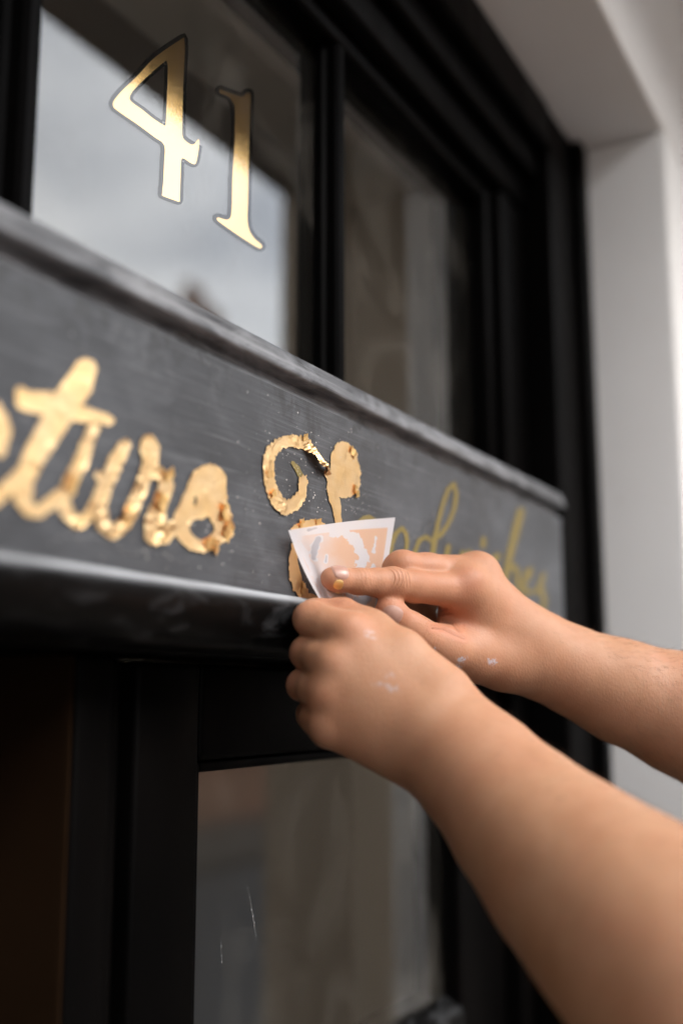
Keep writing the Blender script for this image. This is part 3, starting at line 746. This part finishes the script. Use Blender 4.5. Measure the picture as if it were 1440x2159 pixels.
def WJ(x, y, z, r):                                  # the same from a point in the world (z from lens height)
    v = np.array([x, y+DW, z]); return CM@v, r*.001
def right_arm():
    h = .0009
    idx = [J(697, 1219, .5290, 5.0), J(712, 1222, .5310, 5.6), J(757, 1226, .5375, 6.0), J(795, 1228, .5440, 6.6), J(829, 1230, .5490, 7.3), J(870, 1236, .5570, 7.8), J(968, 1246, .5750, 9.6)]
    mid = [J(842, 1212, .5830, 6.8), J(838, 1200, .5690, 7.4), J(848, 1194, .5650, 7.8), J(900, 1200, .5740, 8.0), J(1004, 1209, .5930, 9.8)]
    mid_t = [J(842, 1212, .5830, 6.8), J(858, 1236, .5920, 6.4), J(862, 1240, .5940, 6.2)]
    ring = [J(874, 1286, .6060, 6.4), J(862, 1262, .6040, 6.8), J(868, 1236, .5960, 7.0), J(866, 1222, .5900, 7.2), J(1022, 1222, .6160, 9.4)]
    pink = [J(902, 1312, .6120, 6.4), J(890, 1284, .6120, 6.4), J(905, 1258, .6100, 6.0), J(905, 1246, .6060, 6.2), J(1036, 1250, .6300, 8.6)]
    thb = [J(817, 1287, .5450, 6.2), J(826, 1295, .5460, 7.2), J(866, 1327, .5520, 8.2), J(886, 1341, .5555, 8.6), J(936, 1366, .5650, 10.0)]
    thm = [J(936, 1366, .5650, 10.0), J(1000, 1386, .5780, 11.5), J(1060, 1396, .5880, 13.5), J(1130, 1400, .5980, 16.0)]
    fore = [J(1112, 1362, .5980, 17.5), J(1158, 1392, .6020, 19.5), J(1225, 1422, .6050, 22.0), J(1310, 1457, .6080, 26.4), J(1440, 1505, .6080, 31.8), J(1560, 1552, .6060, 36), J(1690, 1605, .5900, 39)]
    up_ = [fore[-1], WJ(.735, -.36, -.075, 43), WJ(.745, -.46, -.075, 47)]
    G_ = Grid((-.022, -.235, .44), (.40, .03, .70), h)
    A = G_.field()
    for a, b, k in ((J(970, 1248, .5780, 10.4), J(1100, 1358, .5975, 15.5), .010), (J(1002, 1211, .5930, 10.2), J(1118, 1350, .6010, 15.0), .011), (J(1022, 1228, .6160, 9.2), J(1135, 1358, .6130, 14.5), .010),
                    (J(1036, 1255, .6300, 8.6), J(1135, 1375, .6200, 14.0), .010), (J(1000, 1330, .5850, 10.0), J(1090, 1378, .5950, 15.0), .010),
                    (J(962, 1278, .5830, 8.0), J(1010, 1330, .5870, 11.0), .009)):
        G_.cone(A, a, b, k)
    G_.chain(A, fore, .012); G_.chain(A, up_, .012)
    # skin bridge between thumb and forefinger, with its folds
    B = G_.field()
    G_.cone(B, J(944, 1296, .5800, 5.4), J(968, 1292, .5820, 8.0), .003)
    G_.cone(B, J(938, 1318, .5790, 5.0), J(975, 1328, .5820, 8.5), .002)
    G_.cone(B, J(958, 1338, .5740, 6.0), J(1000, 1350, .5800, 9.0), .002)
    T = G_.field(); G_.chain(T, thb, .004)
    A = smin(A, B, .0035); 
    I = G_.field(); G_.chain(I, idx, .004)
    G_.cone(I, J(829, 1221, .5470, 5.6), J(829, 1221, .5471, 5.6), .003)                 # knuckle of the forefinger
    Mi = G_.field(); G_.chain(Mi, mid, .004); G_.chain(Mi, mid_t, .003)
    Ri = G_.field(); G_.chain(Ri, ring, .004); Pk = G_.field(); G_.chain(Pk, pink, .004)
    fing = smin(smin(I, Mi, .0012), smin(Ri, Pk, .0012), .0012)
    A = smin(A, fing, .0060)
    A = smin(A, T, .0035); G_.chain(A, thm, .009)
    G_.cone(A, J(1008, 1203, .5920, 8.0), J(1016, 1206, .5940, 8.0), .008)              # middle knuckle
    G_.cone(A, J(986, 1228, .5745, 6.4), J(990, 1233, .5755, 6.4), .007)
    G_.cone(A, J(984, 1234, .5790, 9.6), J(1010, 1256, .5850, 11), .010)
    P, Q = surface_nets(A, G_.lo, h)
    P = relax(P, Q, 2)
    red = np.zeros(len(P))
    for j, r_, a in ((idx[0], 12, .45), (idx[4], 9, .45), (J(985, 1225, .566, 9), 13, .6), (mid[2], 10, .45), (thb[0], 14, .7), (thb[3], 13, .35), (J(950, 1312, .572, 6), 16, .75), (J(1010, 1192, .585, 9), 12, .35)):
        red = np.maximum(red, a*gauss(P, j, r_))
    red = np.maximum(red, .28*np.exp(-((P[:, 0]-.055)/.05)**2))
    cs = np.full(len(P), 99.0); cm = np.zeros(len(P))
    ax = idx[5][0]-idx[3][0]
    joint_creases(P, cs, cm, J(829, 1230, .549, 7), ax, (0, .45, -.89), 6.5, .75, 1.1, 4.6)
    joint_creases(P, cs, cm, idx[2], ax, (0, .6, -.75), 4.0, .28, .6, 4.5)
    joint_creases(P, cs, cm, thb[3], thb[4][0]-thb[2][0], (-.1, .5, -.85), 5.5, .22, .8, 6)
    pa = np.zeros(len(P)); px = np.stack([PW/2+FPX*P[:, 0]/P[:, 2], PH/2-FPX*P[:, 1]/P[:, 2]], 1); front = P[:, 2] < .60
    web = [[(918, 1294, 0), (938, 1297, 0), (949, 1292, 0)], [(912, 1323, 0), (935, 1326, 0), (955, 1336, 0), (978, 1346, 0)], [(934, 1307, 0), (955, 1315, 0), (968, 1332, 0)], [(945, 1283, 0), (930, 1288, 0)]]
    wd = stroke_sdf(px, web); wf = (P[:, 2] < .592)
    P[:, 2] += .0013*np.exp(-(wd/4.5)**2)*wf; P[:, 1] -= .0003*np.exp(-(wd/4.5)**2)*wf          # folds of the web beside the thumb
    tk = (wd < 14) & wf; cs[tk] = -.4 + wd[tk]*.12; cm[tk] = np.exp(-(wd[tk]/9)**2)*.9
    red = np.maximum(red, .7*np.exp(-(wd/16)**2)*wf)
    for q in ([[(962, 1402, 2), (972, 1388, 4.5), (981, 1387, 3)], [(966, 1408, 2), (976, 1400, 2)]], [[(1028, 1392, 2), (1038, 1395, 7), (1046, 1399, 3)]], [[(918, 1368, 2), (922, 1370, 2)]]):
        pa = np.maximum(pa, np.clip(1.2-stroke_sdf(px, q)/2.5, 0, 1)*front)
    o = finish_arm(P, Q, red, cs, cm, pa, person)
    return o, P, Q, idx, thb, fore
def left_arm():
    h = .0009
    idx = [J(735, 1337, .4960, 10.0), J(692, 1319, .4985, 8.0), J(655, 1305, .5040, 7.6), J(664, 1298, .5140, 7.4), J(676, 1294, .5270, 6.8), J(694, 1296, .5340, 6.0)]
    mid = [J(710, 1403, .4910, 9.6), J(674, 1386, .4950, 7.5), J(647, 1376, .5040, 7.3), J(655, 1372, .5180, 7.2), J(668, 1362, .5350, 6.6), J(690, 1352, .5420, 6.0)]
    rng_ = [J(694, 1467, .4890, 9.4), J(662, 1451, .4940, 7.2), J(638, 1444, .5030, 6.8), J(648, 1438, .5180, 6.8), J(664, 1425, .5340, 6.4), J(690, 1410, .5400, 5.8)]
    pnk = [J(692, 1528, .4880, 9.8), J(668, 1512, .4950, 7.4), J(656, 1506, .5040, 6.2), J(664, 1495, .5180, 6.0), J(680, 1480, .5280, 5.6)]
    thb = [J(710, 1289, .5140, 5.6), J(722, 1293, .5130, 6.6), J(768, 1318, .5080, 7.6), J(790, 1332, .5050, 8.4), J(846, 1378, .4970, 10.6), J(925, 1460, .4900, 14.0)]
    G_ = Grid((-.034, -.285, .20), (.30, -.028, .57), h)
    A = G_.field()
    for a, b, k in ((J(746, 1346, .4970, 11.4), J(925, 1515, .4880, 15.5), .010), (J(722, 1408, .4925, 11.6), J(912, 1545, .4870, 16.0), .012), (J(708, 1470, .4905, 11.4), J(895, 1570, .4870, 15.5), .012),
                    (J(704, 1528, .4895, 10.6), J(868, 1588, .4880, 13.5), .012), (J(800, 1400, .4990, 11.0), J(900, 1490, .4930, 15.0), .010),
                    (J(735, 1440, .4980, 16.0), J(860, 1520, .4930, 19.0), .012)):
        G_.cone(A, a, b, k)
    fore = [J(918, 1540, .4870, 20.5), J(938, 1556, .4860, 22.0), J(1012, 1632, .4730, 26.0), J(1108, 1738, .4520, 30.0), J(1210, 1840, .4300, 35.0), J(1325, 1942, .4050, 39.0), J(1445, 2050, .3800, 42.0), J(1560, 2160, .3560, 42.0), WJ(.365, -.33, -.125, 43), WJ(.355, -.46, -.085, 47)]
    G_.chain(A, fore, .010)
    B = G_.field()
    for f_ in (idx, mid, rng_, pnk):
        T = G_.field(); G_.chain(T, f_, .004); B = smin(B, T, .0012)
    A = smin(A, B, .0030)
    T = G_.field(); G_.chain(T, thb, .005); A = smin(A, T, .0060)
    for j in (J(728, 1328, .4920, 6.5), J(698, 1394, .4875, 6.5), J(686, 1460, .4860, 6.0)):
        G_.cone(A, j, j, .007)
    P, Q = surface_nets(A, G_.lo, h); P = relax(P, Q, 2)
    red = np.zeros(len(P))
    for j, r_, a in ((idx[2], 13, .55), (mid[2], 12, .55), (rng_[2], 12, .55), (thb[0], 13, .75), (J(725, 1330, .49, 9), 13, .4), (J(700, 1395, .485, 9), 13, .35), (J(682, 1460, .483, 9), 12, .35), (pnk[0], 14, .35)):
        red = np.maximum(red, a*gauss(P, j, r_))
    cs = np.full(len(P), 99.0); cm = np.zeros(len(P)); pa = np.zeros(len(P))
    px = np.stack([PW/2+FPX*P[:, 0]/P[:, 2], PH/2-FPX*P[:, 1]/P[:, 2]], 1); front = P[:, 2] < .49
    for q in ([[(822, 1425, 6), (816, 1440, 5), (828, 1450, 8)], [(790, 1444, 4), (800, 1442, 3)]], [[(776, 1335, 6), (788, 1340, 5)]]):
        pa = np.maximum(pa, np.clip(.55-stroke_sdf(px, q)/9.0, 0, .45)*front)
    o = finish_arm(P, Q, red, cs, cm, pa, person)
    return o, P, Q
ra, RP, RQ, r_idx, r_thb, r_fore = right_arm()
la, LP, LQ = left_arm()

def tree(P, Q): return BVHTree.FromPolygons([Vector(p) for p in P], [tuple(q) for q in Q])
rbvh = tree(RP, RQ)
def nail(c, axis, dors, ln, wd, ang, name='fingernail', mat=None, out=.00025, parent=ra, rag=0.0, lat0=0.0):
    """sheet hugging the skin: c axis point in lens metres, axis towards the tip, dors outward"""
    ax = np.array(axis, float); ax /= np.linalg.norm(ax); dv = np.array(dors, float); dv -= ax*(dv@ax); dv /= np.linalg.norm(dv)
    lt = np.cross(ax, dv); nu, nv = 15, 15; V = []; ok = True
    for i in range(nu):
        for j in range(nv):
            u, v = i/(nu-1)*2-1, j/(nv-1)*2-1
            # rounded-rectangle outline
            uu = u*math.sqrt(max(0, 1-.36*v*v)); vv = v*math.sqrt(max(0, 1-.42*u*u))
            if rag: uu += random.uniform(-rag, rag); vv += random.uniform(-rag, rag)
            th = lat0 + vv*ang
            d = dv*math.cos(th) + lt*math.sin(th)
            o_ = c + ax*uu*ln*.0005
            hit = rbvh.ray_cast(Vector(o_ + d*.03), Vector(-d), .04)
            p = np.array(hit[0]) if hit[0] is not None else o_ + d*.006
            edge = min(1-abs(u), 1-abs(v))
            p = p + d*(out if edge > .08 else -.0002 if not rag else out*.4) + d*.0004*(1-vv*vv)*(0 if rag else 1)
            V.append(to_world(p[None])[0]-np.array(person.location))
    F = [(i*nv+j, (i+1)*nv+j, (i+1)*nv+j+1, i*nv+j+1) for i in range(nu-1) for j in range(nv-1)]
    o = mesh_obj(name, V, F, mat or M['nail'], parent, True)
    bm = bmesh.new(); bm.from_mesh(o.data); 
    if sum((f.normal.dot(Vector(to_world(dv[None])[0]-np.array(CAMP))) for f in bm.faces)) < 0: bmesh.ops.reverse_faces(bm, faces=list(bm.faces))
    bm.to_mesh(o.data); bm.free()
    return o
axi = r_idx[0][0]-r_idx[2][0]
nail(J(707, 1221, .5303, 5)[0], axi, (-.1, .74, -.66), 8.6, 8, .95)
axt = r_thb[0][0]-r_thb[2][0]
nail(J(815, 1289, .5448, 5)[0], axt, (-.25, .25, -.95), 9.5, 9, .80, mat=M['nail2'])
nail(J(702, 1222, .5300, 5)[0], axi, (-.2, -.20, -.95), 4.6, 5, .42, 'gold_flake', M['flake'], .00018, ra, .05)
nail(J(712, 1226, .5310, 5)[0], axi, (0, -.95, -.25), 2.0, 2, .20, 'gold_flake', M['flake'], .0002, ra, .05)

# ------------------------------------------------------------------ fine hair on the forearms
def hair(P, Q, parent, want, test, along, lenr, name='arm_hair'):
    tri = P[Q]; cen = tri.mean(1); nrm = np.cross(tri[:, 2]-tri[:, 0], tri[:, 3]-tri[:, 1]); nrm /= np.linalg.norm(nrm, axis=1)[:, None]+1e-12
    okx = np.nonzero(test(cen, nrm))[0]; pick = rng.choice(okx, min(want, len(okx)), replace=False)
    V = []; F = []
    al = np.array(along, float); al /= np.linalg.norm(al)
    for f in pick:
        p, n = cen[f], nrm[f]
        tg = al + rng.normal(0, .28, 3); tg -= n*(tg@n); tg /= np.linalg.norm(tg); L_ = rng.uniform(*lenr)*.001
        sd_ = np.cross(tg, n); rad = .000042
        b = len(V)
        for s, lift in ((0, 0), (.35, .30), (.7, .48), (1, .55)):
            q = p + tg*L_*s + n*L_*lift*s*.9
            r_ = rad*(1-.85*s)
            for a in range(3):
                an = a*2.094; V.append(q + sd_*math.cos(an)*r_ + n*math.sin(an)*r_)
        for k in range(3):
            for a in range(3): F.append((b+k*3+a, b+k*3+(a+1) % 3, b+k*3+3+(a+1) % 3, b+k*3+3+a))
    W_ = to_world(np.array(V)) - np.array(person.location)
    o = mesh_obj(name, W_, F, M['hair'], parent); o['kind'] = 'stuff'
hair(RP, RQ, ra, 4200, lambda c, n: (c[:, 0] > .105) & (rng.random(len(c)) < np.clip((c[:, 0]-.105)/.07, .15, 1)) & (n[:, 2] < .5), (.75, -.55, 0), (3, 6))
hair(LP, LQ, la, 1800, lambda c, n: (c[:, 0] > .055) & (n[:, 2] < .5), (.6, -.7, -.2), (4, 8))

# ------------------------------------------------------------------ the rest of the gilder, standing on the step to the right of the lens
def wj(x, y, z, r): return np.array([x, y, z+ZC]), r
def vol(name, cones, lo, hi, h, mat, parent, k, post=None):
    G_ = Grid(lo, hi, h); A = G_.field()
    A += .2
    for c_ in cones: G_.cone(A, c_[0], c_[1], c_[2] if len(c_) > 2 else k)
    if post: A = post(G_, A)
    P, Q = surface_nets(A, G_.lo, h); P = relax(P, Q, 3)
    o = mesh_obj(name, P-np.array(person.location), Q, mat, parent, True)
    for nm, v in (('red', 0), ('crease_s', 99.0), ('crease_m', 0), ('paint', 0)):
        at = o.data.attributes.new(nm, 'FLOAT', 'POINT'); at.data.foreach_set('value', np.full(len(P), v, np.float32))
    return o
M['shirt'] = m_plain('charcoal_cotton', (.035, .034, .036, 1), .9, .3, 14, .002, 60)
M['jeans'] = m_plain('dark_denim', (.030, .038, .060, 1), .9, .3, 12, .002, 80)
M['boot'] = m_plain('brown_leather', (.07, .04, .022, 1), .5, .3, 12)
M['haircol'] = m_plain('dark_brown_hair', (.030, .018, .011, 1), .55, .4, 50, .004, 160)
LS, RS = wj(.362, -.50, -.10, .062), wj(.742, -.50, -.09, .062)
vol('shirt', [(wj(.47, -.55, -.20, .115), wj(.63, -.55, -.20, .115)), (wj(.48, -.56, -.42, .105), wj(.62, -.56, -.42, .105)), (wj(.48, -.55, -.20, .11), wj(.48, -.56, -.62, .105)),
              (wj(.62, -.55, -.20, .11), wj(.62, -.56, -.62, .105)), (LS, wj(.50, -.54, -.08, .065)), (RS, wj(.60, -.54, -.08, .065)), (wj(.55, -.54, -.06, .06), wj(.55, -.55, -.20, .1)),
              (LS, wj(.360, -.385, -.112, .056), .015), (RS, wj(.740, -.385, -.082, .056), .015)],
    (.22, -.74, ZC-.78), (.88, -.30, ZC+.02), .006, M['shirt'], person, .04)
vol('trousers', [(wj(.48, -.56, -.64, .11), wj(.62, -.56, -.64, .11)), (wj(.475, -.56, -.68, .105), wj(.45, -.55, -1.06, .072)), (wj(.45, -.55, -1.06, .072), wj(.44, -.57, -1.45, .058)),
                 (wj(.625, -.56, -.68, .105), wj(.65, -.55, -1.06, .072)), (wj(.65, -.55, -1.06, .072), wj(.66, -.57, -1.45, .058))],
    (.30, -.72, .10), (.80, -.42, ZC-.50), .006, M['jeans'], person, .03)
for x in (.435, .665):
    vol('boot', [(wj(x, -.585, -ZC+.050, .042), wj(x, -.40, -ZC+.036, .034)), (wj(x, -.585, -ZC+.06, .045), wj(x, -.575, -ZC+.20, .050))], (x-.08, -.68, -.002), (x+.08, -.33, .30), .005, M['boot'], person, .02)
hd = vol('head', [(wj(.55, -.545, -.03, .052), wj(.55, -.525, .06, .054)), (wj(.55, -.525, .135, .078), wj(.545, -.475, .150, .072)), (wj(.543, -.455, .085, .052), wj(.545, -.49, .12, .066)),
                  (wj(.543, -.430, .058, .024), wj(.543, -.46, .075, .04)), (wj(.540, -.405, .128, .008), wj(.539, -.392, .096, .012), .008), (wj(.520, -.407, .072, .007), wj(.560, -.407, .072, .007), .006),
                  (wj(.470, -.505, .125, .010), wj(.472, -.498, .095, .009), .006), (wj(.624, -.505, .125, .010), wj(.622, -.498, .095, .009), .006)],
         (.42, -.64, ZC-.10), (.67, -.36, ZC+.26), .004, M['skin'], person, .018)
for x in (.513, .569):
    bm = bmesh.new(); bmesh.ops.create_uvsphere(bm, u_segments=16, v_segments=10, radius=.012)
    bmesh.ops.translate(bm, verts=bm.verts, vec=Vector((x, -.4135, ZC+.126))-Vector(person.location)); bm_obj('eye', bm, M['wframe'], hd, True)
vol('hair', [(wj(.55, -.545, .150, .088), wj(.546, -.485, .178, .076)), (wj(.55, -.575, .12, .07), wj(.55, -.585, .05, .05)), (wj(.55, -.60, .19, .036), wj(.55, -.62, .20, .040))],
    (.43, -.70, ZC-.03), (.67, -.37, ZC+.29), .005, M['haircol'], person, .02)
